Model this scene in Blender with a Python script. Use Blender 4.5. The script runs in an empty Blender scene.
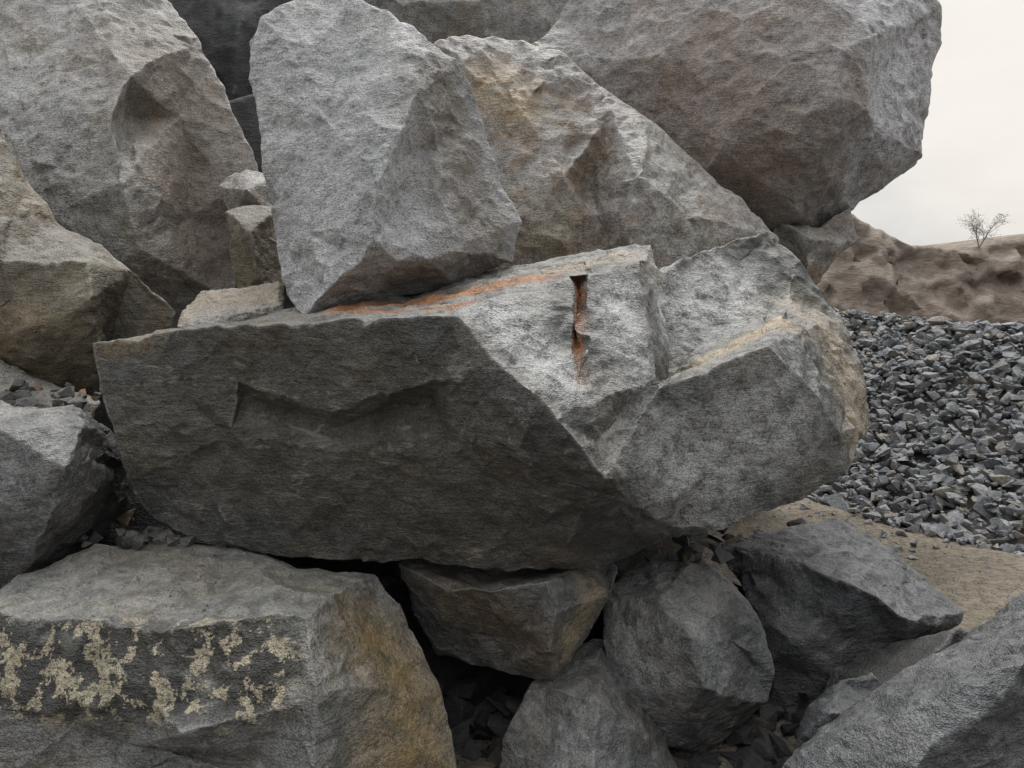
import bpy, bmesh, math, random
import numpy as np
from mathutils import Vector, noise, geometry
import time
T0=time.time()
scene=bpy.context.scene
scene.view_settings.view_transform='Standard'
scene.view_settings.look='None'
scene.view_settings.exposure=0
F=768.0
PITCH=math.atan(84/768)
C=Vector((0,0,2.4))
FW=Vector((0,math.cos(PITCH),-math.sin(PITCH)))
UP=Vector((0,math.sin(PITCH),math.cos(PITCH)))
RT=Vector((1,0,0))
def P(x,y,d): return C+(RT*((x-512)/F)+FW+UP*((384-y)/F))*d
cd=bpy.data.cameras.new('camera'); cam=bpy.data.objects.new('camera',cd); scene.collection.objects.link(cam)
cam.location=C; cam.rotation_euler=(math.pi/2-PITCH,0,0); cd.sensor_width=36; cd.lens=27; cd.clip_end=2000
scene.camera=cam

# ---------------- materials
class NT:
    def __init__(s,m):
        m.use_nodes=True; s.t=m.node_tree; s.t.nodes.clear()
    def n(s,typ,ins=None,**kw):
        nd=s.t.nodes.new(typ)
        for k,v in kw.items(): setattr(nd,k,v)
        for k,v in (ins or {}).items():
            sk=nd.inputs[k]
            if isinstance(v,bpy.types.NodeSocket): s.t.links.new(v,sk)
            else: sk.default_value=v
        return nd
    def noise(s,vec,scale,detail=5,rough=.55,dist=0):
        return s.n('ShaderNodeTexNoise',{'Vector':vec,'Scale':scale,'Detail':detail,'Roughness':rough,'Distortion':dist}).outputs['Fac']
    def ss(s,val,a,b,lo=0,hi=1):
        return s.n('ShaderNodeMapRange',{'Value':val,'From Min':a,'From Max':b,'To Min':lo,'To Max':hi},interpolation_type='SMOOTHSTEP').outputs[0]
    def mix(s,f,a,b,mode='MIX'):
        nd=s.t.nodes.new('ShaderNodeMix'); nd.data_type='RGBA'; nd.blend_type=mode
        for i,v in ((0,f),(6,a),(7,b)):
            if isinstance(v,bpy.types.NodeSocket): s.t.links.new(v,nd.inputs[i])
            else: nd.inputs[i].default_value=(v if i==0 or len(v)==4 else (*v,1))
        return nd.outputs[2]
    def math(s,op,a,b=0.0):
        return s.n('ShaderNodeMath',{0:a,1:b},operation=op).outputs[0]
    def grey(s,k): return s.n('ShaderNodeCombineColor',{0:k,1:k,2:k}).outputs[0]

def rock_mat(name,c0,c1,warm=(.2,.14,.08),wamt=.3,dust=(.33,.32,.30),damt=.5,lichen=False,seed=0.0,rot=(0.3,0.5,0.2),bump=1.0,grain=1.0,edge=.4,vein=0.0):
    m=bpy.data.materials.new(name); t=NT(m)
    tc=t.n('ShaderNodeTexCoord').outputs['Object']
    v=t.n('ShaderNodeMapping',{'Vector':tc,'Location':(seed*3.1,seed*1.7,seed*5.3)}).outputs[0]
    big=t.noise(v,2.1,4,.62)
    mid=t.noise(v,9,4,.65)
    fine=t.noise(v,62/grain,2,.8)
    spk=t.noise(v,170/grain,0,.6)
    st=t.n('ShaderNodeMapping',{'Vector':v,'Rotation':rot,'Scale':(7,14,38)}).outputs[0]
    s1=t.noise(st,1.0,3,.7)
    col=t.mix(t.ss(big,.38,.62),c0,c1)
    k=t.math('ADD',t.ss(mid,.3,.7,.76,1.2),t.ss(fine,.3,.7,-.26,.26))
    k=t.math('ADD',k,t.ss(spk,.25,.75,-.26,.26))
    k=t.math('ADD',k,t.math('MULTIPLY',t.ss(s1,.54,.7,0,.4),t.ss(big,.4,.6)))
    wn=t.noise(t.n('ShaderNodeMapping',{'Vector':v,'Location':(7,3,1)}).outputs[0],2.6,4,.68)
    wm=t.math('MULTIPLY',t.ss(wn,.48,.62),wamt)
    col=t.mix(wm,col,warm)
    at=t.n('ShaderNodeAttribute',attribute_name='stain')  # mineral stains, plus facet light and shade painted into the colour
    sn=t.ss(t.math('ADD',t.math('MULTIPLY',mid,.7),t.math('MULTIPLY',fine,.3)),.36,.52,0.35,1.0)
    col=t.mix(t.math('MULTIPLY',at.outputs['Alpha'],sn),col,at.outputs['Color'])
    geo=t.n('ShaderNodeNewGeometry')
    nz=t.n('ShaderNodeSeparateXYZ',{0:geo.outputs['Normal']}).outputs[2]
    dm=t.math('MULTIPLY',t.ss(nz,.3,.9),t.ss(mid,.25,.6,.35,1.0))
    dm=t.math('MULTIPLY',dm,t.math('SUBTRACT',1.0,t.math('MULTIPLY',at.outputs['Alpha'],.9)))
    col=t.mix(t.math('MULTIPLY',dm,damt),col,dust)
    if lichen:
        la=t.n('ShaderNodeAttribute',attribute_name='lichen')
        ln=t.noise(v,12,5,.6,.2); ln2=t.noise(v,70,2,.6)
        dk=t.math('MULTIPLY',la.outputs['Fac'],t.ss(t.noise(v,4,4,.6),.33,.48))
        col=t.mix(t.math('MULTIPLY',dk,.8),col,(.03,.03,.028))
        lm=t.ss(t.math('ADD',ln,t.math('MULTIPLY',ln2,.2)),.61,.64)
        lm=t.math('MULTIPLY',lm,t.ss(ln2,.3,.5,.35,1))
        col=t.mix(t.math('MULTIPLY',lm,la.outputs['Fac']),col,(.44,.39,.28))
    col=t.mix(1.0,col,t.grey(k),'MULTIPLY')
    if vein>0:
        vn=t.noise(t.n('ShaderNodeMapping',{'Vector':v,'Rotation':(.1,.35,.3),'Scale':(.9,2.5,4.5)}).outputs[0],1.0,3,.5)
        va=t.math('ABSOLUTE',t.math('SUBTRACT',vn,.5))
        vm=t.math('MULTIPLY',t.ss(va,0,.012,1,0),t.ss(mid,.46,.6))
        col=t.mix(t.math('MULTIPLY',vm,vein),col,(.33,.32,.28))
    if edge>0:
        pt=t.ss(geo.outputs['Pointiness'],.51,.57,0,1)
        col=t.mix(t.math('MULTIPLY',pt,edge),col,(.36,.36,.345))
    h=t.math('ADD',t.math('MULTIPLY',mid,.25),t.math('MULTIPLY',s1,.42))
    h=t.math('ADD',h,t.math('MULTIPLY',fine,.42))
    h=t.math('ADD',h,t.math('MULTIPLY',spk,.13))
    b=t.n('ShaderNodeBump',{'Height':h,'Strength':.9*bump,'Distance':.035}).outputs[0]
    bs=t.n('ShaderNodeBsdfPrincipled',{'Base Color':col,'Roughness':.54,'Normal':b,'Specular IOR Level':.5})
    t.n('ShaderNodeOutputMaterial',{'Surface':bs.outputs[0]})
    return m

# ---------------- vectorised mesh tools
def hsh(ix,iy,iz,s):
    n=(ix.astype(np.int64)*374761393+iy.astype(np.int64)*668265263+iz.astype(np.int64)*1440662683+s*974634777)&0xFFFFFFFF
    n=((n^(n>>13))*1274126177)&0xFFFFFFFF
    n=((n^(n>>15))*2246822519)&0xFFFFFFFF
    n^=n>>16
    return n/4294967296.0
def gn(p,s=0):
    i=np.floor(p).astype(np.int64); f=p-i; u=f*f*f*(f*(f*6-15)+10); r=0
    for dx in(0,1):
        wx=u[:,0] if dx else 1-u[:,0]
        for dy in(0,1):
            wy=u[:,1] if dy else 1-u[:,1]
            for dz in(0,1):
                wz=u[:,2] if dz else 1-u[:,2]
                a,b,c=i[:,0]+dx,i[:,1]+dy,i[:,2]+dz
                g=(hsh(a,b,c,s)*2-1)*(f[:,0]-dx)+(hsh(a,b,c,s+1)*2-1)*(f[:,1]-dy)+(hsh(a,b,c,s+2)*2-1)*(f[:,2]-dz)
                r=r+wx*wy*wz*g
    return r*1.3
def vor(p,s=0):
    i=np.floor(p).astype(np.int64); bd=np.full(len(p),9.0); bp=np.zeros_like(p); bid=np.zeros((len(p),3),np.int64)
    for dx in(-1,0,1):
        for dy in(-1,0,1):
            for dz in(-1,0,1):
                a,b,c=i[:,0]+dx,i[:,1]+dy,i[:,2]+dz
                q=np.stack([a+hsh(a,b,c,s),b+hsh(a,b,c,s+1),c+hsh(a,b,c,s+2)],1)
                d=((q-p)**2).sum(1); m=d<bd
                bd[m]=d[m]; bp[m]=q[m]; bid[m]=np.stack([a,b,c],1)[m]
    r=np.stack([hsh(bid[:,0],bid[:,1],bid[:,2],s+5+k) for k in range(3)],1)-.5
    return bp,r
def edges(T,n):
    E=np.sort(np.stack([T[:,[0,1]],T[:,[1,2]],T[:,[2,0]]],1).reshape(-1,2),axis=1)
    key=E[:,0].astype(np.int64)*n+E[:,1]
    u,inv=np.unique(key,return_inverse=True)
    return u//n,u%n,inv.reshape(-1,3)
def densify(V,T,L,yb,back=4.0):
    for _ in range(14):
        n=len(V); a,b,inv=edges(T,n)
        ln=np.linalg.norm(V[a]-V[b],axis=1); thr=np.where((V[a,1]+V[b,1])*.5>yb,L*back,L)*1.3
        mk=ln>thr
        if not mk.any(): break
        idx=np.full(len(a),-1); idx[mk]=n+np.arange(mk.sum())
        V=np.concatenate([V,(V[a[mk]]+V[b[mk]])*.5])
        M=idx[inv]; k=(M>=0).sum(1); out=[T[k==0]]
        t=T[k==3];m=M[k==3]
        if len(t): out+=[np.stack(x,1) for x in ((t[:,0],m[:,0],m[:,2]),(m[:,0],t[:,1],m[:,1]),(m[:,2],m[:,1],t[:,2]),(m[:,0],m[:,1],m[:,2]))]
        for r in range(3):
            p=[r,(r+1)%3,(r+2)%3]
            s=(k==1)&(M[:,r]>=0)
            if s.any():
                t=T[s][:,p]; m=M[s][:,r]
                out+=[np.stack((t[:,0],m,t[:,2]),1),np.stack((m,t[:,1],t[:,2]),1)]
            s=(k==2)&(M[:,p[2]]<0)
            if s.any():
                t=T[s][:,p]; m=M[s][:,p]
                out.append(np.stack((m[:,0],t[:,1],m[:,1]),1))
                d1=np.linalg.norm(V[t[:,0]]-V[m[:,1]],axis=1)<np.linalg.norm(V[m[:,0]]-V[t[:,2]],axis=1)
                A=np.where(d1[:,None],np.stack((t[:,0],m[:,0],m[:,1]),1),np.stack((t[:,0],m[:,0],t[:,2]),1))
                B=np.where(d1[:,None],np.stack((t[:,0],m[:,1],t[:,2]),1),np.stack((m[:,0],m[:,1],t[:,2]),1))
                out+=[A,B]
        T=np.concatenate(out)
    return V,T
def normals(V,T):
    fn=np.cross(V[T[:,1]]-V[T[:,0]],V[T[:,2]]-V[T[:,0]]); N=np.zeros_like(V)
    for k in range(3):
        for c in range(3): N[:,c]+=np.bincount(T[:,k],fn[:,c],len(V))
    return N/np.maximum(np.linalg.norm(N,axis=1),1e-12)[:,None]
def navg(V,T):
    a,b,_=edges(T,len(V)); n=len(V); cnt=np.bincount(a,minlength=n)+np.bincount(b,minlength=n)
    return np.stack([np.bincount(a,V[b,c],n)+np.bincount(b,V[a,c],n) for c in range(3)],1)/np.maximum(cnt,1)[:,None]
def facet(V,T,rs,amp,tang,off):
    N=normals(V,T)
    m=np.clip(gn((V+off)*1.3)*2.6+.5,.08,2)
    g=rs.normal(size=len(V)); g=np.clip(g*np.abs(g)**.5,-2.5,1.6)
    return V+N*(g*amp*m)[:,None]+rs.uniform(-1,1,V.shape)*tang
def cuts(V,T,rs,n,sc,R0,d0):
    # knock small flat chips off the convex edges, as blasting does
    N=normals(V,T); cvx=((V-navg(V,T))*N).sum(1)
    cand=np.where(cvx>np.quantile(cvx,.975))[0]
    for _ in range(n):
        i=cand[rs.randint(len(cand))]
        nrm=N[i]+rs.normal(size=3)*.15; nrm/=np.linalg.norm(nrm)
        u=rs.uniform(.3,1.0); R=R0*sc*u; de=d0*sc*u*rs.uniform(.4,1)
        D=V-V[i]; r=np.sqrt((D*D).sum(1)); near=r<R
        s=D[near]@nrm; am=np.maximum(s+de,0)*(1-(r[near]/R)**6)
        V[near]-=nrm*am[:,None]
    return V
NV=[0]
def finish(name,verts,faces,mat,L,yb,seed,sc=1.0,f1=.008,f2=.003,f3=.0013,a3=.0009,chip=.018,ncut=40,stains=(),lichens=()):
    if time.time()-T0>200: raise RuntimeError('slow %d'%NV[0])
    bm=bmesh.new()
    vs=[bm.verts.new(v) for v in verts]
    for f in faces:
        try: bm.faces.new([vs[i] for i in f])
        except ValueError: pass
    for v in [v for v in bm.verts if not v.link_faces]: bm.verts.remove(v)
    bmesh.ops.triangulate(bm,faces=bm.faces[:])
    bmesh.ops.recalc_face_normals(bm,faces=bm.faces[:])
    bm.verts.index_update()
    V=np.array([v.co[:] for v in bm.verts]); T=np.array([[v.index for v in f.verts] for f in bm.faces]); bm.free()
    rs=np.random.RandomState(seed); off=np.array((seed*13.7,seed*7.9,seed*3.3))
    L1,L2,L3=.26*sc,.11*sc,.045*sc
    V,T=densify(V,T,L1,yb,2); V=facet(V,T,rs,f1*sc,L1*.06,off)
    V,T=densify(V,T,L2,yb,3); V=facet(V,T,rs,f2*sc,L2*.10,off)
    if L<L3*.8: V,T=densify(V,T,L3,yb,4); V=facet(V,T,rs,f3*sc,L3*.12,off)
    V,T=densify(V,T,L,yb,5)
    V=cuts(V,T,rs,ncut,sc,.12,.014)
    N=normals(V,T)
    q=V+off; g=gn(q*(1.6/sc),3); d=np.zeros(len(V))
    w=np.stack([gn(q*5,k*9+20) for k in range(3)],1)*.05*sc
    p=(q+w)/(.16*sc)*np.array((1,1,1.6)); bp,r=vor(p,7)
    d-=np.abs(((p-bp)*r).sum(1)+r[:,1]*.6)*chip*sc*np.clip((g-.12)*6,0,1)
    q=q/sc
    d+=(gn(q*6,31)*1.0+gn(q*14,34)*.8+gn(q*31,37)*.9+gn(q*60,41)*.8)*a3*sc
    V=V+N*d[:,None]
    n=len(V); NV[0]+=n
    cen=np.array(sum((Vector(v) for v in verts),Vector())/len(verts))
    co=V; Vl=(V-cen).astype(np.float32)
    me=bpy.data.meshes.new(name)
    me.vertices.add(n); me.vertices.foreach_set('co',Vl.ravel())
    me.loops.add(len(T)*3); me.loops.foreach_set('vertex_index',T.ravel().astype(np.int32))
    me.polygons.add(len(T)); me.polygons.foreach_set('loop_start',np.arange(0,len(T)*3,3,dtype=np.int32))
    me.update(calc_edges=True); me.validate()
    me.polygons.foreach_set('use_smooth',np.ones(len(me.polygons),bool))
    def segd(a,b):
        a=np.array(a);b=np.array(b);ab=b-a
        tt=np.clip(((co-a)@ab)/max(ab@ab,1e-9),0,1)
        return np.linalg.norm(co-(a+tt[:,None]*ab),axis=1)
    col=np.zeros((n,4),np.float32)
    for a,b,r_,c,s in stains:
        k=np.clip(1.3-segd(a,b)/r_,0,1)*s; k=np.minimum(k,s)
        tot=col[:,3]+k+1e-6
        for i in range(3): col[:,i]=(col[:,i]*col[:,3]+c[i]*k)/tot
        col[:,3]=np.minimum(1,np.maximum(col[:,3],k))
    at=me.attributes.new('stain','FLOAT_COLOR','POINT'); at.data.foreach_set('color',col.ravel())
    if lichens:
        k=np.zeros(n,np.float32)
        for a,b,r_ in lichens: k=np.maximum(k,np.clip((1.3-segd(a,b)/r_)*2,0,1))
        at=me.attributes.new('lichen','FLOAT','POINT'); at.data.foreach_set('value',k.astype(np.float32))
    me.materials.append(mat)
    ob=bpy.data.objects.new(name,me); ob.location=cen; scene.collection.objects.link(ob)
    return ob
def rock(outl,inner,ridges,mat,thick,L,seed,name='boulder',shrink=.96,**kw):
    pts=outl+inner; no=len(outl)
    edges_=[(i,(i+1)%no) for i in range(no)]
    for ch in ridges:
        for a,b in zip(ch,ch[1:]): edges_.append((a,b))
    r=geometry.delaunay_2d_cdt([Vector((p[0],p[1])) for p in pts],edges_,[list(range(no))],1,1e-4)
    V=[]
    for i,vc in enumerate(r[0]):
        o=r[3][i]
        if o: V.append(P(*pts[o[0]]))
        else:
            ws=[(1/((vc.x-p[0])**2+(vc.y-p[1])**2+1),p[2]) for p in pts]
            ws.sort(reverse=True); ws=ws[:3]
            V.append(P(vc.x,vc.y,sum(a*b for a,b in ws)/sum(a for a,b in ws)))
    faces=[list(f) for f in r[2]]
    cnt={}
    for f in faces:
        for a,b in zip(f,f[1:]+f[:1]):
            k=(min(a,b),max(a,b)); cnt[k]=cnt.get(k,0)+1
    bnd=[k for k,c in cnt.items() if c==1]
    nf=len(V); ybm=max(v.y for v in V)
    cen=sum(V,Vector())/nf; dr=(cen-C).normalized()
    ids=sorted({i for e in bnd for i in e}); m1={};m2={}
    for i in ids:
        m1[i]=len(V); V.append(cen+(V[i]-cen)*shrink+dr*thick*.45)
    for i in ids:
        m2[i]=len(V); V.append(cen+(V[i]-cen)*.7+dr*thick)
    ci=len(V); V.append(cen+dr*thick*1.15)
    for a,b in bnd:
        faces.append([a,b,m1[b],m1[a]]); faces.append([m1[a],m1[b],m2[b],m2[a]]); faces.append([m2[a],m2[b],ci])
    return finish(name,V,faces,mat,L,ybm+.02,seed,**kw)
def S(x0,y0,d0,x1,y1,d1,r,c,s): return (P(x0,y0,d0),P(x1,y1,d1),r,c,s)

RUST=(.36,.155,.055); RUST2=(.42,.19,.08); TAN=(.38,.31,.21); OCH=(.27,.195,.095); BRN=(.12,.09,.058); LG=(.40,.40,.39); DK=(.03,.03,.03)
mA=rock_mat('rock_main',(.072,.074,.070),(.118,.118,.112),(.13,.105,.07),.45,seed=1,dust=(.34,.33,.30),damt=.6,vein=.55)
mB=rock_mat('rock_grey',(.34,.345,.35),(.43,.435,.435),(.27,.24,.20),.2,seed=2,edge=.25)  # this and the next three are lightened to stand in for haze
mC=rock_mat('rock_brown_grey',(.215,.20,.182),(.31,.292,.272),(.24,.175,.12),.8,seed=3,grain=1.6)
mC2=rock_mat('rock_hazy',(.24,.23,.225),(.33,.318,.312),(.23,.18,.145),.7,seed=4,grain=1.8)  # haze put into the stone colour
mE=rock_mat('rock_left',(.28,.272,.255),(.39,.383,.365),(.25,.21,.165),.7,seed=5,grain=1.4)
mF=rock_mat('rock_olive',(.12,.10,.07),(.185,.16,.11),(.20,.145,.08),.8,seed=6)
mK=rock_mat('rock_lichen',(.115,.115,.102),(.185,.183,.165),(.18,.145,.09),.5,seed=7,lichen=True)
mD=rock_mat('rock_dark',(.042,.044,.047),(.085,.087,.09),(.08,.068,.055),.25,seed=8,damt=.5,dust=(.26,.26,.255))
mQ=rock_mat('rock_front',(.07,.075,.079),(.118,.123,.128),(.09,.08,.07),.2,seed=12,damt=.15,edge=.25,vein=.3)
mM=rock_mat('rock_lower',(.115,.12,.12),(.20,.203,.20),(.17,.14,.095),.4,seed=9)
mV=rock_mat('rock_gap_shade',(.014,.014,.014),(.028,.027,.026),(.03,.027,.022),.3,seed=10,damt=.05)  # near-black colour stands in for shade in the gaps between boulders

# main slab
oA=[(99,350,3.95),(140,334,4.1),(185,326,4.2),(285,308,4.45),(400,288,4.6),(510,266,4.6),(600,251,4.6),(648,246,4.6),(658,270,4.45),(700,255,4.6),
(770,233,4.9),(784,240,4.9),(800,262,4.85),(840,318,4.75),(868,375,4.6),(871,425,4.5),(846,470,4.0),(800,498,3.85),(715,531,3.62),(672,526,3.62),
(650,545,4.0),(600,567,3.9),(540,572,3.85),(480,570,3.85),(420,562,3.9),(340,562,3.95),(250,552,4.0),(190,538,4.05),(150,515,4.05),(128,478,3.98),(110,425,3.93),(98,385,3.93)]
iA=[(180,333,3.82),(290,325,3.60),(400,320,3.44),(455,316,3.37),(500,368,3.26),(560,420,3.18),(610,475,3.22),(640,507,3.40),
(571,280,3.82),(587,277,3.80),(579,408,3.27),(579,281,3.90),(579,350,3.58),
(643,262,3.95),(647,330,3.72),(648,386,3.55),
(692,354,4.22),(666,378,4.1),(655,392,3.55),(710,371,3.52),(768,346,3.58),(815,395,3.80),(842,432,3.95),
(760,320,4.4),(790,296,4.65),(596,436,3.36),(720,440,3.58),
(230,430,3.83),(350,450,3.72),(450,450,3.56),(520,500,3.55),(573,345,3.51),(585,345,3.51),(560,550,3.75),(630,535,3.8),(235,383,3.79),(330,408,3.62),(240,398,3.87),(335,424,3.76),(450,380,3.42),(430,400,3.58),
(661,300,4.38),(670,345,4.26),(740,262,4.74),(735,300,4.5),(700,480,3.58),(800,450,3.78)]
rA=[[0,32,33,34,35,36,37,38,39,19],[35,40,63,37],[40,43,41],[43,44,42],[41,64,42,37],[41,45,46,47],[45,8],[57,47,50,51,52,53,54,16],[49,48,55,56],[50,49],[52,56,11],[42,57],[20,66,39],[67,68,71],[69,70,72],[8,73,74,49],[75,76],[77,78]]
rock(oA,iA,rA,mA,1.6,.013,1,stains=[
 S(345,308,3.95,540,282,4.05,.15,RUST,1),S(330,314,3.75,470,304,3.62,.07,RUST,1),S(560,268,4.2,640,258,4.3,.2,TAN,.8),S(579,280,3.86,579,395,3.4,.045,RUST2,1),
 S(120,340,3.95,290,318,3.9,.11,OCH,.7),S(690,365,3.85,785,318,4.1,.15,TAN,1),S(800,330,4.5,850,420,4.3,.33,TAN,.8),
 S(670,300,4.3,740,290,4.5,.32,(.45,.45,.44),1),S(500,320,3.5,565,370,3.35,.2,LG,1),S(620,290,3.8,620,380,3.6,.17,LG,1),S(680,470,3.6,780,410,3.7,.36,(.31,.31,.305),1),  # paler facets: the light they catch is painted into the colour
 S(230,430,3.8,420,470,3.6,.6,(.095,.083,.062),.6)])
# upright boulder on the slab
oB=[(247,40,4.5),(262,15,4.5),(300,-8,4.6),(350,-6,4.6),(398,15,4.5),(428,38,4.35),(455,58,4.5),(473,90,4.6),(490,140,4.65),(505,185,4.65),(520,222,4.6),(517,262,4.55),(490,270,4.5),(455,286,4.4),(400,297,4.25),(345,309,4.15),(303,319,4.0),(288,300,4.15),(276,250,4.3),(268,190,4.35),(258,130,4.4),(250,80,4.45)]
iB=[(418,85,4.08),(400,130,3.93),(382,180,3.82),(375,235,3.77),(362,262,3.82),(440,150,4.22),(445,205,4.12),(455,250,4.1),(330,293,3.92),(330,120,4.19),(310,230,4.05),(480,205,4.42),(430,258,4.0),(412,150,4.15),(400,210,4.02)]
rock(oB,iB,[[5,22,23,24,25,26,30,16],[26,34,29,11],[25,36,28,33,10],[6,27,28,29],[22,35,36]],mB,1.1,.014,2,f1=.005,stains=[S(450,90,4.3,485,240,4.35,.36,(.155,.135,.11),1),S(300,60,4.3,340,250,4.1,.35,(.42,.42,.42),.5),S(455,260,4.2,400,285,4.1,.15,DK,.7)])  # right face brown plus painted shade; underside shadow painted dark
# big rear boulders
oC2=[(500,90,8.2),(530,50,8.2),(560,20,8.3),(585,-30,8.4),(640,-80,8.5),(860,-90,8.5),(925,-40,8.5),(938,10,8.4),(942,40,8.3),(932,80,8.2),(930,125,8.2),(922,160,8.2),(885,190,8.2),(852,210,8.2),(822,232,8.3),(795,235,8.2),(760,250,8.2),(640,270,8.2),(540,200,8.2)]
iC2=[(818,-20,7.4),(842,50,7.1),(838,100,7.0),(815,150,7.15),(785,200,7.5),(700,60,7.45),(720,150,7.3),(620,60,7.8),(890,60,7.75),(880,130,7.6),(740,20,7.5),(868,40,7.3),(862,110,7.25),(660,110,7.65)]
rock(oC2,iC2,[[5,19,20,21,22,23,15],[20,30,27,9],[22,28,13],[20,24,25],[19,30,31,22],[26,24,32]],mC2,2.6,.028,3,sc=1.9,stains=[S(700,60,7.4,740,160,7.3,1.0,(.21,.16,.125),.85),S(885,0,7.9,890,120,7.8,.7,(.43,.43,.44),1)])  # brown face is stone; right facet has light and haze painted in
oC1=[(430,40,7),(470,32,7.1),(520,38,7.2),(565,52,7.2),(600,85,7.2),(626,100,7.1),(660,125,7.1),(700,165,7.1),(740,200,7.0),(780,240,6.9),(760,300,6.8),(640,320,6.6),(500,320,6.6),(440,200,6.7)]
iC1=[(520,110,6.7),(560,180,6.5),(610,110,6.9),(640,180,6.3),(630,230,6.25),(690,215,6.5),(500,230,6.3),(590,190,6.75),(650,120,6.85),(610,250,6.5)]
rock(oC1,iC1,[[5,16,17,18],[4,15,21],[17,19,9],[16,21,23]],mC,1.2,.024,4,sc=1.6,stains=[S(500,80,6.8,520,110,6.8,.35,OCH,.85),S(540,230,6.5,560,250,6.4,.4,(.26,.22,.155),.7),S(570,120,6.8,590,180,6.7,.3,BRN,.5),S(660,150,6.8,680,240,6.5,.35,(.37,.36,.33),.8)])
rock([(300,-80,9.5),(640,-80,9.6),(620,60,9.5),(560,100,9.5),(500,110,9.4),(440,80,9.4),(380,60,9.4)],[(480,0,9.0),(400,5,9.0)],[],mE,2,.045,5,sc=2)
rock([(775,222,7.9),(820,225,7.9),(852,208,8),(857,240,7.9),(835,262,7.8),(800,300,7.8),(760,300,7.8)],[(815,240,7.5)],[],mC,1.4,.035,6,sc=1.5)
oE=[(-260,-20,6.4),(60,-50,6.8),(150,-40,6.8),(165,0,6.7),(200,40,6.7),(222,90,6.6),(245,135,6.5),(262,170,6.5),(250,230,6.5),(230,300,6.4),(160,330,6.2),(80,330,6),(-60,330,5.8),(-280,300,6.0)]
iE=[(95,30,6.2),(128,75,5.85),(112,120,5.65),(120,180,5.62),(135,245,5.75),(20,100,6.0),(50,220,5.8),(180,120,6.4),(190,220,6.3),(126,118,6.1),(-60,120,6.0)]
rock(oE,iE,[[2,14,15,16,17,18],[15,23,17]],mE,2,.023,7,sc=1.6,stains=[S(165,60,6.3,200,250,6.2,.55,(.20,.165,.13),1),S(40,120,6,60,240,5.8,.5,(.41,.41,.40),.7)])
oF=[(-240,60,5.4),(-60,90,5.2),(0,128,5.1),(28,180,5.1),(60,222,5.1),(100,246,5.1),(130,270,5.1),(176,312,5.1),(170,330,5.1),(112,348,5),(98,400,5),(50,420,5),(-260,420,4.9)]
iF=[(85,262,4.72),(88,300,4.62),(98,345,4.75),(0,260,4.6),(30,330,4.55)]
rock(oF,iF,[[4,13,14,15,10]],mF,1.2,.019,8,stains=[S(130,300,4.9,130,330,4.9,.25,DK,.9)])  # right-hand facet coloured darker
rock([(140,-60,8),(330,-60,8),(320,60,8),(280,150,8),(230,140,8),(180,60,8)],[(240,20,7.7)],[],mD,1.5,.05,9,sc=1.5)
rock([(205,100,7.3),(310,90,7.3),(310,320,7),(205,320,7)],[(250,180,7.1)],[],mV,1,.05,10)  # near-black rock stands in for shade in the rear gap
rock([(226,212,5.5),(245,207,5.6),(280,206,5.6),(284,300,5.4),(240,300,5.3),(230,250,5.4)],[(250,232,5.2),(255,275,5.2)],[[0,6,2],[6,7]],mF,.6,.02,11,sc=.6,stains=[S(250,240,5.2,265,280,5.3,.3,BRN,.8)])
rock([(218,185,6.0),(245,168,6.1),(275,176,6.1),(275,215,6),(232,218,5.9)],[(245,190,5.7)],[],mC,.7,.025,12,sc=.7)
rock([(176,327,4.22),(182,312,4.35),(203,291,4.6),(240,288,4.65),(277,283,4.65),(284,300,4.5),(284,312,4.3),(240,323,4.16),(195,332,4.14)],[(190,321,4.17),(240,313,4.15),(280,304,4.3)],[[0,9,10,11]],mE,.12,.012,13,name='flat_stone',sc=.4,ncut=15,stains=[S(190,305,4.4,270,295,4.5,.3,OCH,.75)])
# left middle
rock([(-220,400,3.9),(0,402,3.95),(40,406,4.0),(78,408,4.1),(112,428,4.3),(130,455,4.4),(134,500,4.4),(75,565,4.2),(0,610,3.9),(-220,660,3.8)],[(82,428,3.78),(66,465,3.6),(52,520,3.68),(0,432,3.58),(0,500,3.6)],[[3,10,11,12,7],[10,13]],mM,1,.014,14,stains=[S(110,450,4.2,100,520,4.2,.3,DK,.95),S(0,480,3.6,50,500,3.6,.3,(.25,.25,.25),.7)])  # right side facet coloured near-black
rock([(-200,335,4.7),(0,357,4.7),(32,376,4.7),(60,385,4.7),(100,402,4.6),(90,440,4.5),(-200,440,4.4)],[(0,395,4.4),(50,405,4.45)],[],mE,.6,.02,15,sc=.7,stains=[S(0,370,4.5,60,400,4.5,.4,(.2,.17,.13),.6)])
# bottom left boulder
oK=[(-280,650,3.3),(0,590,3.6),(45,565,3.8),(95,545,4.0),(170,540,4.1),(230,546,4.1),(300,568,4.0),(372,576,3.9),(402,605,3.75),(420,650,3.6),(446,695,3.5),(456,770,3.4),(470,900,3.4),(-280,930,2.9)]
iK=[(0,614,3.1),(100,624,3.0),(200,630,2.95),(305,608,3.05),(318,690,2.88),(315,790,2.82),(150,705,2.88),(380,650,3.4),(20,715,2.98),(300,700,2.90),(130,745,2.94),(185,734,2.78),(250,765,2.94)]
rock(oK,iK,[[0,14,15,16,17,18,19],[17,7],[22,20,23],[24,25,26]],mK,1.5,.012,16,f1=.006,lichens=[(P(0,668,3.0),P(250,672,2.93),.18)],stains=[
 S(370,640,3.4,400,750,3.3,.3,OCH,.95),S(0,750,2.9,300,745,2.85,.13,(.20,.20,.20),1),S(120,560,3.8,300,590,3.5,.25,(.18,.16,.115),.6),S(312,640,3,315,760,2.9,.06,(.34,.33,.30),.8)])
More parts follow.
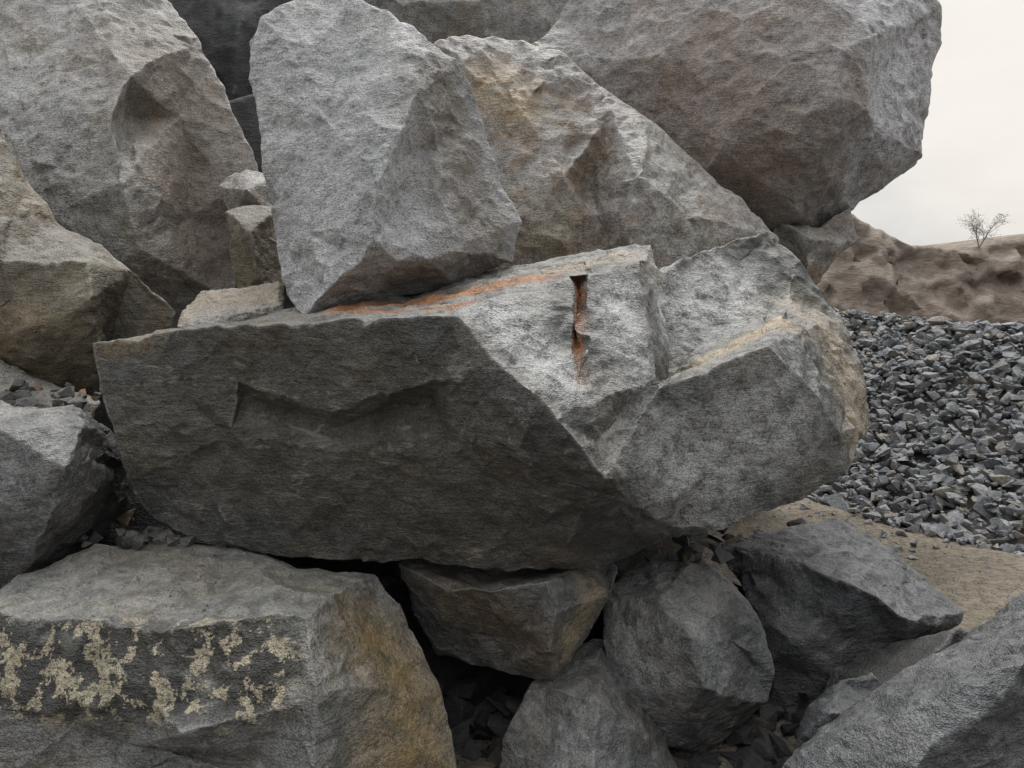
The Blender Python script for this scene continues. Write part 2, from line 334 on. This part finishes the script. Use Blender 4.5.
# lower centre
rock([(395,565,4.1),(450,553,4.3),(540,565,4.3),(600,556,4.3),(614,566,4.2),(612,595,4.1),(585,640,4.1),(555,682,3.95),(500,672,4.1),(435,655,4.2),(412,610,4.2)],[(545,585,3.72),(556,612,3.66),(548,650,3.7),(450,590,3.85)],[[2,11,12,13,7],[11,14]],mM,.8,.013,17,stains=[S(450,600,3.9,530,650,3.8,.25,(.15,.11,.07),.8),S(590,590,4,570,650,3.9,.15,TAN,1)])
rock([(600,620,4.2),(606,590,4.3),(640,560,4.5),(700,556,4.5),(738,588,4.4),(762,630,4.3),(774,670,4.2),(768,700,4.2),(700,757,4.1),(665,750,4),(640,705,4),(612,680,4.1)],[(655,600,3.95),(690,640,3.72),(700,690,3.70),(640,650,4.0),(735,640,4.12),(650,700,3.95),(620,610,4.2)],[[2,12,13,14,8],[12,15,17],[13,16],[18,15]],mM,1,.013,18,f1=.014,stains=[S(630,600,4.2,660,650,4,.26,LG,.85),S(740,620,4.2,740,690,4.1,.15,DK,.5)])  # light on top-left facets painted pale; right side coloured darker
rock([(495,800,3.8),(505,740,3.9),(525,690,4),(555,650,4.2),(600,635,4.3),(640,690,4.1),(680,780,3.9),(700,950,3.7),(480,950,3.7)],[(600,700,3.7),(590,800,3.45)],[[4,9,10]],mM,1,.014,19,f1=.005)
rock([(718,548,5),(760,532,5.2),(838,520,5.3),(882,540,5.2),(930,580,5.0),(966,612,4.8),(960,628,4.7),(900,645,4.5),(850,690,4.4),(800,735,4.4),(770,800,4.4),(765,660,4.5),(740,590,4.7)],[(800,562,4.6),(860,590,4.4),(910,622,4.38),(830,640,4.45),(790,640,4.4)],[[0,13,14,15,6]],mD,1.2,.015,20)
rock([(760,800,2.9),(780,768,2.9),(800,745,3.0),(870,692,3.2),(960,638,3.4),(1024,592,3.5),(1120,545,3.6),(1250,700,3.2),(1250,1050,2.7),(760,1050,2.7)],[(860,730,2.82),(960,685,2.72),(1040,650,2.72),(900,800,2.55)],[[1,10,11,12,6]],mQ,1.2,.012,21,f1=.005,chip=.01)
rock([(793,740,3.5),(806,706,3.6),(840,682,3.7),(872,672,3.7),(900,700,3.6),(830,800,3.4)],[(830,715,3.35)],[],mQ,.6,.015,22,sc=.7)
rock([(830,670,4.3),(900,640,4.4),(960,626,4.4),(1010,640,4.3),(960,760,4.0),(800,800,4.0)],[(900,690,4.0)],[],mV,.6,.03,25,sc=.7)  # shade between the right-hand boulders, painted as near-black rock
# infill
rock([(330,580,4.7),(560,570,4.8),(700,570,5.0),(790,600,4.9),(800,800,4.5),(780,1000,4),(330,1000,3.9),(330,700,4.3)],[(600,700,4.5),(470,700,4.45)],[],mV,1.0,.05,23)  # cavity shade put into this rock's near-black colour
rock([(40,490,4.7),(140,480,4.8),(260,520,4.9),(400,555,4.9),(440,700,4.6),(400,1000,4.6),(100,1000,4.4),(40,600,4.4)],[(200,600,4.5)],[],mV,1.0,.04,24)  # likewise near-black in place of shade under the slab
for i,(x,y,z,sx,sy,sz) in enumerate([(-3.2,6.4,.9,1.6,1.2,1.2),(-1.2,6.8,.9,1.4,1.0,1.3),(.6,7.2,1.2,1.3,1.1,1.3),(1.9,8.6,1.1,1.2,1.2,1.5),(-.2,9.7,1.8,2.0,1.4,2.0),(-3,9.2,2,1.8,1.5,2.2),(.4,5.8,.7,1.2,.7,.9),(-4.8,5.4,.6,1.4,1.2,1.0)]):
    rs=random.Random(100+i); bm=bmesh.new()
    for k in range(26):
        v=Vector((rs.gauss(0,1),rs.gauss(0,1),rs.gauss(0,1))).normalized()
        bm.verts.new((x+v.x*sx,y+v.y*sy,z+v.z*sz))
    bmesh.ops.convex_hull(bm,input=bm.verts[:])
    bm.verts.ensure_lookup_table(); bm.verts.index_update()
    V=[v.co.copy() for v in bm.verts]; Fc=[[v.index for v in f.verts] for f in bm.faces]; bm.free()
    finish('boulder',V,Fc,mC if i%2 else mM,.09,99,50+i,sc=1.5)

# ---------------- loose stones
def stone_templates(n,seed):
    out=[]; rs=random.Random(seed)
    for i in range(n):
        bm=bmesh.new()
        for k in range(rs.randint(8,12)):
            v=Vector((rs.gauss(0,1),rs.gauss(0,1),rs.gauss(0,1))).normalized()*rs.uniform(.75,1)
            bm.verts.new(v)
        bmesh.ops.convex_hull(bm,input=bm.verts[:])
        for v in [v for v in bm.verts if not v.link_faces]: bm.verts.remove(v)
        bmesh.ops.triangulate(bm,faces=bm.faces[:])
        bm.verts.index_update()
        out.append((np.array([v.co[:] for v in bm.verts]),np.array([[v.index for v in f.verts] for f in bm.faces]))); bm.free()
    return out
TPL=stone_templates(30,5)
def stones(name,items,mat,seed):
    rs=np.random.RandomState(seed); VV=[];FF=[];o=0
    for (x,y,z,s) in items:
        v,f=TPL[rs.randint(len(TPL))]
        sc=np.array([rs.uniform(.8,1.35),rs.uniform(.7,1.1),rs.uniform(.45,.85)])*s
        a,b,c=rs.uniform(0,6.28),rs.uniform(-.6,.6),rs.uniform(-.6,.6)
        Rz=np.array([[math.cos(a),-math.sin(a),0],[math.sin(a),math.cos(a),0],[0,0,1]])
        Rx=np.array([[1,0,0],[0,math.cos(b),-math.sin(b)],[0,math.sin(b),math.cos(b)]])
        Ry=np.array([[math.cos(c),0,math.sin(c)],[0,1,0],[-math.sin(c),0,math.cos(c)]])
        VV.append((v*sc)@(Rz@Rx@Ry).T+np.array([x,y,z])); FF.append(f+o); o+=len(v)
    V=np.concatenate(VV);Fa=np.concatenate(FF)
    me=bpy.data.meshes.new(name); me.from_pydata(V.tolist(),[],Fa.tolist()); me.materials.append(mat)
    ob=bpy.data.objects.new(name,me); scene.collection.objects.link(ob); return ob
def gravel_mat(name,a,b,w):
    m=bpy.data.materials.new(name); t=NT(m)
    tc=t.n('ShaderNodeTexCoord').outputs['Object']
    rnd=t.n('ShaderNodeNewGeometry').outputs['Random Per Island']
    col=t.mix(rnd,a,b)
    wr=t.math('FRACT',t.math('MULTIPLY',rnd,37.3))
    col=t.mix(t.ss(wr,.7,1.0,0,.85),col,w)
    nf=t.noise(tc,30,3,.7); k=t.ss(nf,.3,.7,.7,1.25)
    col=t.mix(1.0,col,t.grey(k),'MULTIPLY')
    b_=t.n('ShaderNodeBump',{'Height':nf,'Strength':.8,'Distance':.02}).outputs[0]
    bs=t.n('ShaderNodeBsdfPrincipled',{'Base Color':col,'Roughness':.8,'Normal':b_})
    t.n('ShaderNodeOutputMaterial',{'Surface':bs.outputs[0]}); return m
mG=gravel_mat('gravel',(.14,.147,.155),(.34,.345,.35),(.32,.28,.225))
mR=gravel_mat('rubble_mat',(.06,.06,.06),(.15,.145,.135),(.22,.13,.065))
mR2=gravel_mat('rubble_gap_shade',(.02,.02,.02),(.05,.05,.048),(.07,.055,.04))  # near-black stones stand in for shade in the lower gaps
def fbm(x,y,z=0,s=1.0): return noise.noise(Vector((x*s,y*s,z)))
def gh(x,y):
    d=(x-3.95)*.86+(y-8.85)*.51
    d+=fbm(x,y,3,.6)*.3
    if d<=0: return d*.5
    cr=2.2-.25*(x-5.5)-.02*(y-13)+fbm(x,y,7,.5)*.15
    cr=max(cr,.2)
    return min(.66*d,cr)
me=bpy.data.meshes.new('mound'); nx,ny=90,90; V=[];Fa=[]
for j in range(ny):
    for i in range(nx):
        x=-1+i*17/(nx-1); y=4+j*20/(ny-1); V.append((x,y,gh(x,y)-.13))
for j in range(ny-1):
    for i in range(nx-1):
        a=j*nx+i; Fa.append((a,a+1,a+nx+1,a+nx))
me.from_pydata(V,[],Fa); me.materials.append(mR)
base=bpy.data.objects.new('mound',me); scene.collection.objects.link(base)
items=[];rs=random.Random(3)
for k in range(42000):
    x=rs.uniform(1.5,12); y=rs.uniform(5.2,18)
    h=gh(x,y)
    if h<-.7: continue
    if h<.0 and rs.random()<(.5 if h>-.15 else .86): continue
    s=.032+.10*rs.random()**2.2
    if rs.random()<.025: s*=1.6
    if h<-.15: s*=.6
    items.append((x,y,max(h,0)+(rs.uniform(-.07,.05) if h>0 else .02),s))
gp=stones('gravel_pile',items,mG,4)
base.parent=gp
R=[];rs=random.Random(9)
def scat(R,x0,x1,y0,y1,d0,d1,n,s0,s1):
    for k in range(n):
        u=rs.random();w=rs.random()
        p=P(x0+(x1-x0)*u,y0+(y1-y0)*w,d0+(d1-d0)*w); R.append((p.x,p.y,p.z,rs.uniform(s0,s1)))
scat(R,60,190,545,515,4.0,4.4,24,.04,.11)
scat(R,0,100,405,385,4.1,4.5,22,.03,.08)
scat(R,650,725,560,538,4.4,4.9,12,.05,.11)
scat(R,185,290,332,318,4.05,4.3,12,.015,.045)
scat(R,720,800,545,525,5.2,5.8,10,.05,.11)
stones('rubble',R,mR,6)
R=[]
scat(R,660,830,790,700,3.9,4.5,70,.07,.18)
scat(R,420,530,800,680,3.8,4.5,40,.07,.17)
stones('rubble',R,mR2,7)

# ---------------- ground, track, quarry wall
def ground_mat(name,a,b,c):
    m=bpy.data.materials.new(name); t=NT(m)
    tc=t.n('ShaderNodeTexCoord').outputs['Object']
    n1=t.noise(tc,.8,6,.65,.3); n2=t.noise(tc,14,4,.7)
    col=t.mix(t.ss(n1,.35,.65),a,b)
    vo=t.n('ShaderNodeTexVoronoi',{'Vector':tc,'Scale':16.0})
    peb=t.ss(vo.outputs['Distance'],.25,.4,1,0)
    col=t.mix(t.math('MULTIPLY',peb,t.ss(n2,.45,.6)),col,c)
    col=t.mix(1.0,col,t.grey(t.ss(n2,.3,.7,.7,1.3)),'MULTIPLY')
    h=t.math('ADD',n2,t.math('MULTIPLY',peb,.6))
    b_=t.n('ShaderNodeBump',{'Height':h,'Strength':.8,'Distance':.05}).outputs[0]
    bs=t.n('ShaderNodeBsdfPrincipled',{'Base Color':col,'Roughness':.9,'Normal':b_})
    t.n('ShaderNodeOutputMaterial',{'Surface':bs.outputs[0]}); return m
mGr=ground_mat('dirt',(.12,.10,.08),(.17,.145,.115),(.15,.145,.14))
mRd=ground_mat('track',(.18,.15,.11),(.26,.22,.165),(.2,.19,.175))
def grid(name,xs,ys,zf,mat):
    V=[(x,y,zf(x,y)) for y in ys for x in xs]; n=len(xs)
    Fa=[(j*n+i,j*n+i+1,(j+1)*n+i+1,(j+1)*n+i) for j in range(len(ys)-1) for i in range(n-1)]
    me=bpy.data.meshes.new(name); me.from_pydata(V,[],Fa); me.materials.append(mat)
    for p in me.polygons: p.use_smooth=True
    ob=bpy.data.objects.new(name,me); scene.collection.objects.link(ob); return ob
def gz(x,y): return fbm(x,y,1,.7)*.05+fbm(x,y,5,2.5)*.015
xs=[-500,-200,-80,-40]+[-20+i*.3 for i in range(134)]+[40,80,200,500]
ys=[-300,-80,-20]+[-5+i*.3 for i in range(100)]+[40,80,200,600]
grid('ground',xs,ys,gz,mGr)
V=[];Fa=[];nu,nv=120,20
for i in range(nu):
    s=-8+i*20/(nu-1)
    for j in range(nv):
        w=-.75-j*2.0/(nv-1)+ (fbm(s,0,2,.6)*.3+fbm(s,0,6,2)*.12 if j in(0,nv-1) else 0)
        x=4.2+.51*s+.86*w; y=9.2-.86*s+.51*w
        rut=-.025*(math.exp(-((w+1.2)/.16)**2)+math.exp(-((w+2.3)/.16)**2))
        V.append((x,y,gz(x,y)+.035+rut+fbm(x,y,8,4)*.008))
for i in range(nu-1):
    for j in range(nv-1):
        a=i*nv+j; Fa.append((a,a+1,a+nv+1,a+nv))
me=bpy.data.meshes.new('dirt_road'); me.from_pydata(V,[],Fa); me.materials.append(mRd)
for p in me.polygons: p.use_smooth=True
scene.collection.objects.link(bpy.data.objects.new('dirt_road',me))
prof=[(-40,6.5),(0,5.2),(6,4.9),(9,5.3),(11,5.6),(11.6,5.4),(12.8,4.7),(14,4.25),(15.5,4.15),(17,4.5),(22,5.0),(30,6),(60,8)]
def top(x): return float(np.interp(x,[a for a,b in prof],[b for a,b in prof]))
V=[];Fa=[];nx=620;rows=50
for j in range(rows):
    v=j/(rows-1)
    for i in range(nx):
        x=-30+i*80/(nx-1); tz=top(x)+fbm(x,0,9,1.3)*.15+fbm(x,0,4,4)*.08
        if v<.75:
            t_=v/.75; z=-.2+(tz+.2)*t_; y=24.0+2.7*t_**1.2
            q=Vector((x,y,z)); m_=1 if t_<.97 else .4
            q2=q+noise.noise_vector(q*1.2)*.5
            vv=noise.voronoi(q2*.8)[1][0]; r=noise.cell_vector(vv*31.3)
            vv2=noise.voronoi(q2*2.2)[1][0]; r2=noise.cell_vector(vv2*31.3)
            y+=m_*((r.x-.5)*.45+(r2.x-.5)*.18+noise.noise(q*1.1)*.5+noise.noise(q*4)*.1)
        else:
            t_=(v-.75)/.25; z=tz+t_*.6+fbm(x,t_*20,2,.5)*.25*t_; y=26.8+t_*60
        V.append((x,y,z))
for j in range(rows-1):
    for i in range(nx-1):
        a=j*nx+i; Fa.append((a,a+1,a+nx+1,a+nx))
m=bpy.data.materials.new('quarry_face'); t=NT(m)
tc=t.n('ShaderNodeTexCoord').outputs['Object']
n1=t.noise(tc,.5,5,.6,.5); n2=t.noise(t.n('ShaderNodeMapping',{'Vector':tc,'Scale':(1,1,2.5)}).outputs[0],1.8,5,.7,.4)
col=t.mix(t.ss(n1,.35,.65),(.22,.172,.132),(.32,.268,.22)); col=t.mix(t.ss(n2,.5,.7,0,.6),col,(.25,.235,.22)); col=t.mix(1.0,col,t.grey(t.ss(n2,.3,.7,.7,1.2)),'MULTIPLY')
b_=t.n('ShaderNodeBump',{'Height':n2,'Strength':.7,'Distance':.25}).outputs[0]
t.n('ShaderNodeOutputMaterial',{'Surface':t.n('ShaderNodeBsdfPrincipled',{'Base Color':col,'Roughness':.9,'Normal':b_}).outputs[0]})
me=bpy.data.meshes.new('quarry_wall'); me.from_pydata(V,[],Fa); me.materials.append(m)
for p in me.polygons: p.use_smooth=True
scene.collection.objects.link(bpy.data.objects.new('quarry_wall',me))

# ---------------- shrub
def shrub(loc,h,seed):
    rs=random.Random(seed); V=[];Fa=[];LV=[];LF=[]
    def tube(a,b,r0,r1):
        ax=(b-a).normalized(); s=ax.orthogonal().normalized(); t_=ax.cross(s); o=len(V)
        for p,r in ((a,r0),(b,r1)):
            for k in range(5):
                an=k*6.283/5; V.append(p+s*math.cos(an)*r+t_*math.sin(an)*r)
        for k in range(5): Fa.append((o+k,o+(k+1)%5,o+5+(k+1)%5,o+5+k))
    def grow(p,d,l,r,lev):
        n=3
        for i in range(n):
            q=p+d*(l/n); tube(p,q,r,r*.8); r*=.8; p=q
            d=(d+Vector((rs.gauss(0,.2),rs.gauss(0,.2),rs.gauss(.02,.12)))).normalized()
            if lev<3:
                for _ in range(2 if lev<2 else 1):
                    nd=(d+Vector((rs.gauss(0,.8),rs.gauss(0,.8),rs.gauss(.1,.4)))).normalized()
                    grow(p,nd,l*rs.uniform(.45,.75),r*.6,lev+1)
            if lev>=2:
                c=p+Vector((rs.gauss(0,.04),rs.gauss(0,.04),rs.gauss(0,.04)))
                a=Vector((rs.gauss(0,1),rs.gauss(0,1),rs.gauss(0,1))).normalized(); b=a.orthogonal().normalized()
                o=len(LV); LV.extend([c-a*.03,c+b*.015,c+a*.03,c-b*.015]); LF.append((o,o+1,o+2,o+3))
    for s_ in (-.25,.5):
        grow(Vector((0,0,0)),Vector((s_,0,1)).normalized(),h*(.8 if s_<0 else 1),.026,0)
    m=bpy.data.materials.new('bark'); t=NT(m); nz=t.noise(t.n('ShaderNodeTexCoord').outputs['Object'],20)
    t.n('ShaderNodeOutputMaterial',{'Surface':t.n('ShaderNodeBsdfPrincipled',{'Base Color':t.mix(nz,(.22,.21,.20),(.32,.30,.28)),'Roughness':.9}).outputs[0]})
    m2=bpy.data.materials.new('leaf'); t=NT(m2); nz=t.noise(t.n('ShaderNodeTexCoord').outputs['Object'],8)
    t.n('ShaderNodeOutputMaterial',{'Surface':t.n('ShaderNodeBsdfPrincipled',{'Base Color':t.mix(nz,(.14,.16,.11),(.22,.22,.16)),'Roughness':.7}).outputs[0]})
    me=bpy.data.meshes.new('bare_shrub'); o=len(V)
    me.from_pydata(V+LV,[],Fa+[tuple(i+o for i in f) for f in LF]); me.materials.append(m); me.materials.append(m2)
    for p in me.polygons[len(Fa):]: p.material_index=1
    ob=bpy.data.objects.new('bare_shrub',me); ob.location=loc; scene.collection.objects.link(ob)
shrub((15.9,26.5,4.15),.85,4)

# ---------------- light
w=bpy.data.worlds.new('World'); scene.world=w; w.use_nodes=True; nt=w.node_tree; nt.nodes.clear()
class W(NT):
    def __init__(s,t): s.t=t
t=W(nt)
SE=math.radians(58); az=math.radians(12)
sky=t.n('ShaderNodeTexSky',sky_type='NISHITA',sun_disc=False); sky.sun_elevation=SE; sky.sun_rotation=az; sky.dust_density=4
hs=t.n('ShaderNodeHueSaturation',{'Saturation':.25,'Color':sky.outputs[0]}).outputs[0]
bg1=t.n('ShaderNodeBackground',{'Color':hs,'Strength':.02})
tc=t.n('ShaderNodeTexCoord').outputs['Generated']
nrm=t.n('ShaderNodeVectorMath',{0:tc},operation='NORMALIZE').outputs[0]
sx=t.n('ShaderNodeSeparateXYZ',{0:nrm})
ga,ge=math.radians(34),math.radians(13)
sd=(math.sin(ga)*math.cos(ge),math.cos(ga)*math.cos(ge),math.sin(ge))
dt=t.n('ShaderNodeVectorMath',{0:nrm,1:sd},operation='DOT_PRODUCT').outputs['Value']
glow=t.ss(dt,.965,1.0,0,1)
cl=t.noise(t.n('ShaderNodeMapping',{'Vector':nrm,'Scale':(1,1,2.5)}).outputs[0],4.5,5,.55,.3)
cc=t.mix(t.ss(cl,.35,.65),(.50,.51,.53),(.66,.66,.66))
cc=t.mix(t.math('MULTIPLY',glow,.8),cc,(.86,.80,.72))
el=t.ss(sx.outputs[2],.25,1.0,1.0,3.3)
bk=t.ss(sx.outputs[1],-.7,.3,.6,1.0)
bg2=t.n('ShaderNodeBackground',{'Color':cc,'Strength':t.math('MULTIPLY',el,bk)})
ad=t.n('ShaderNodeAddShader',{0:bg1.outputs[0],1:bg2.outputs[0]})
t.n('ShaderNodeOutputWorld',{'Surface':ad.outputs[0]})
sl=bpy.data.lights.new('sun','SUN'); sl.energy=1.5; sl.angle=math.radians(16); sl.color=(1,.97,.93)
so=bpy.data.objects.new('sun',sl); scene.collection.objects.link(so)
sdv=Vector((math.sin(az)*math.cos(SE),math.cos(az)*math.cos(SE),math.sin(SE)))
so.rotation_euler=sdv.to_track_quat('Z','Y').to_euler()
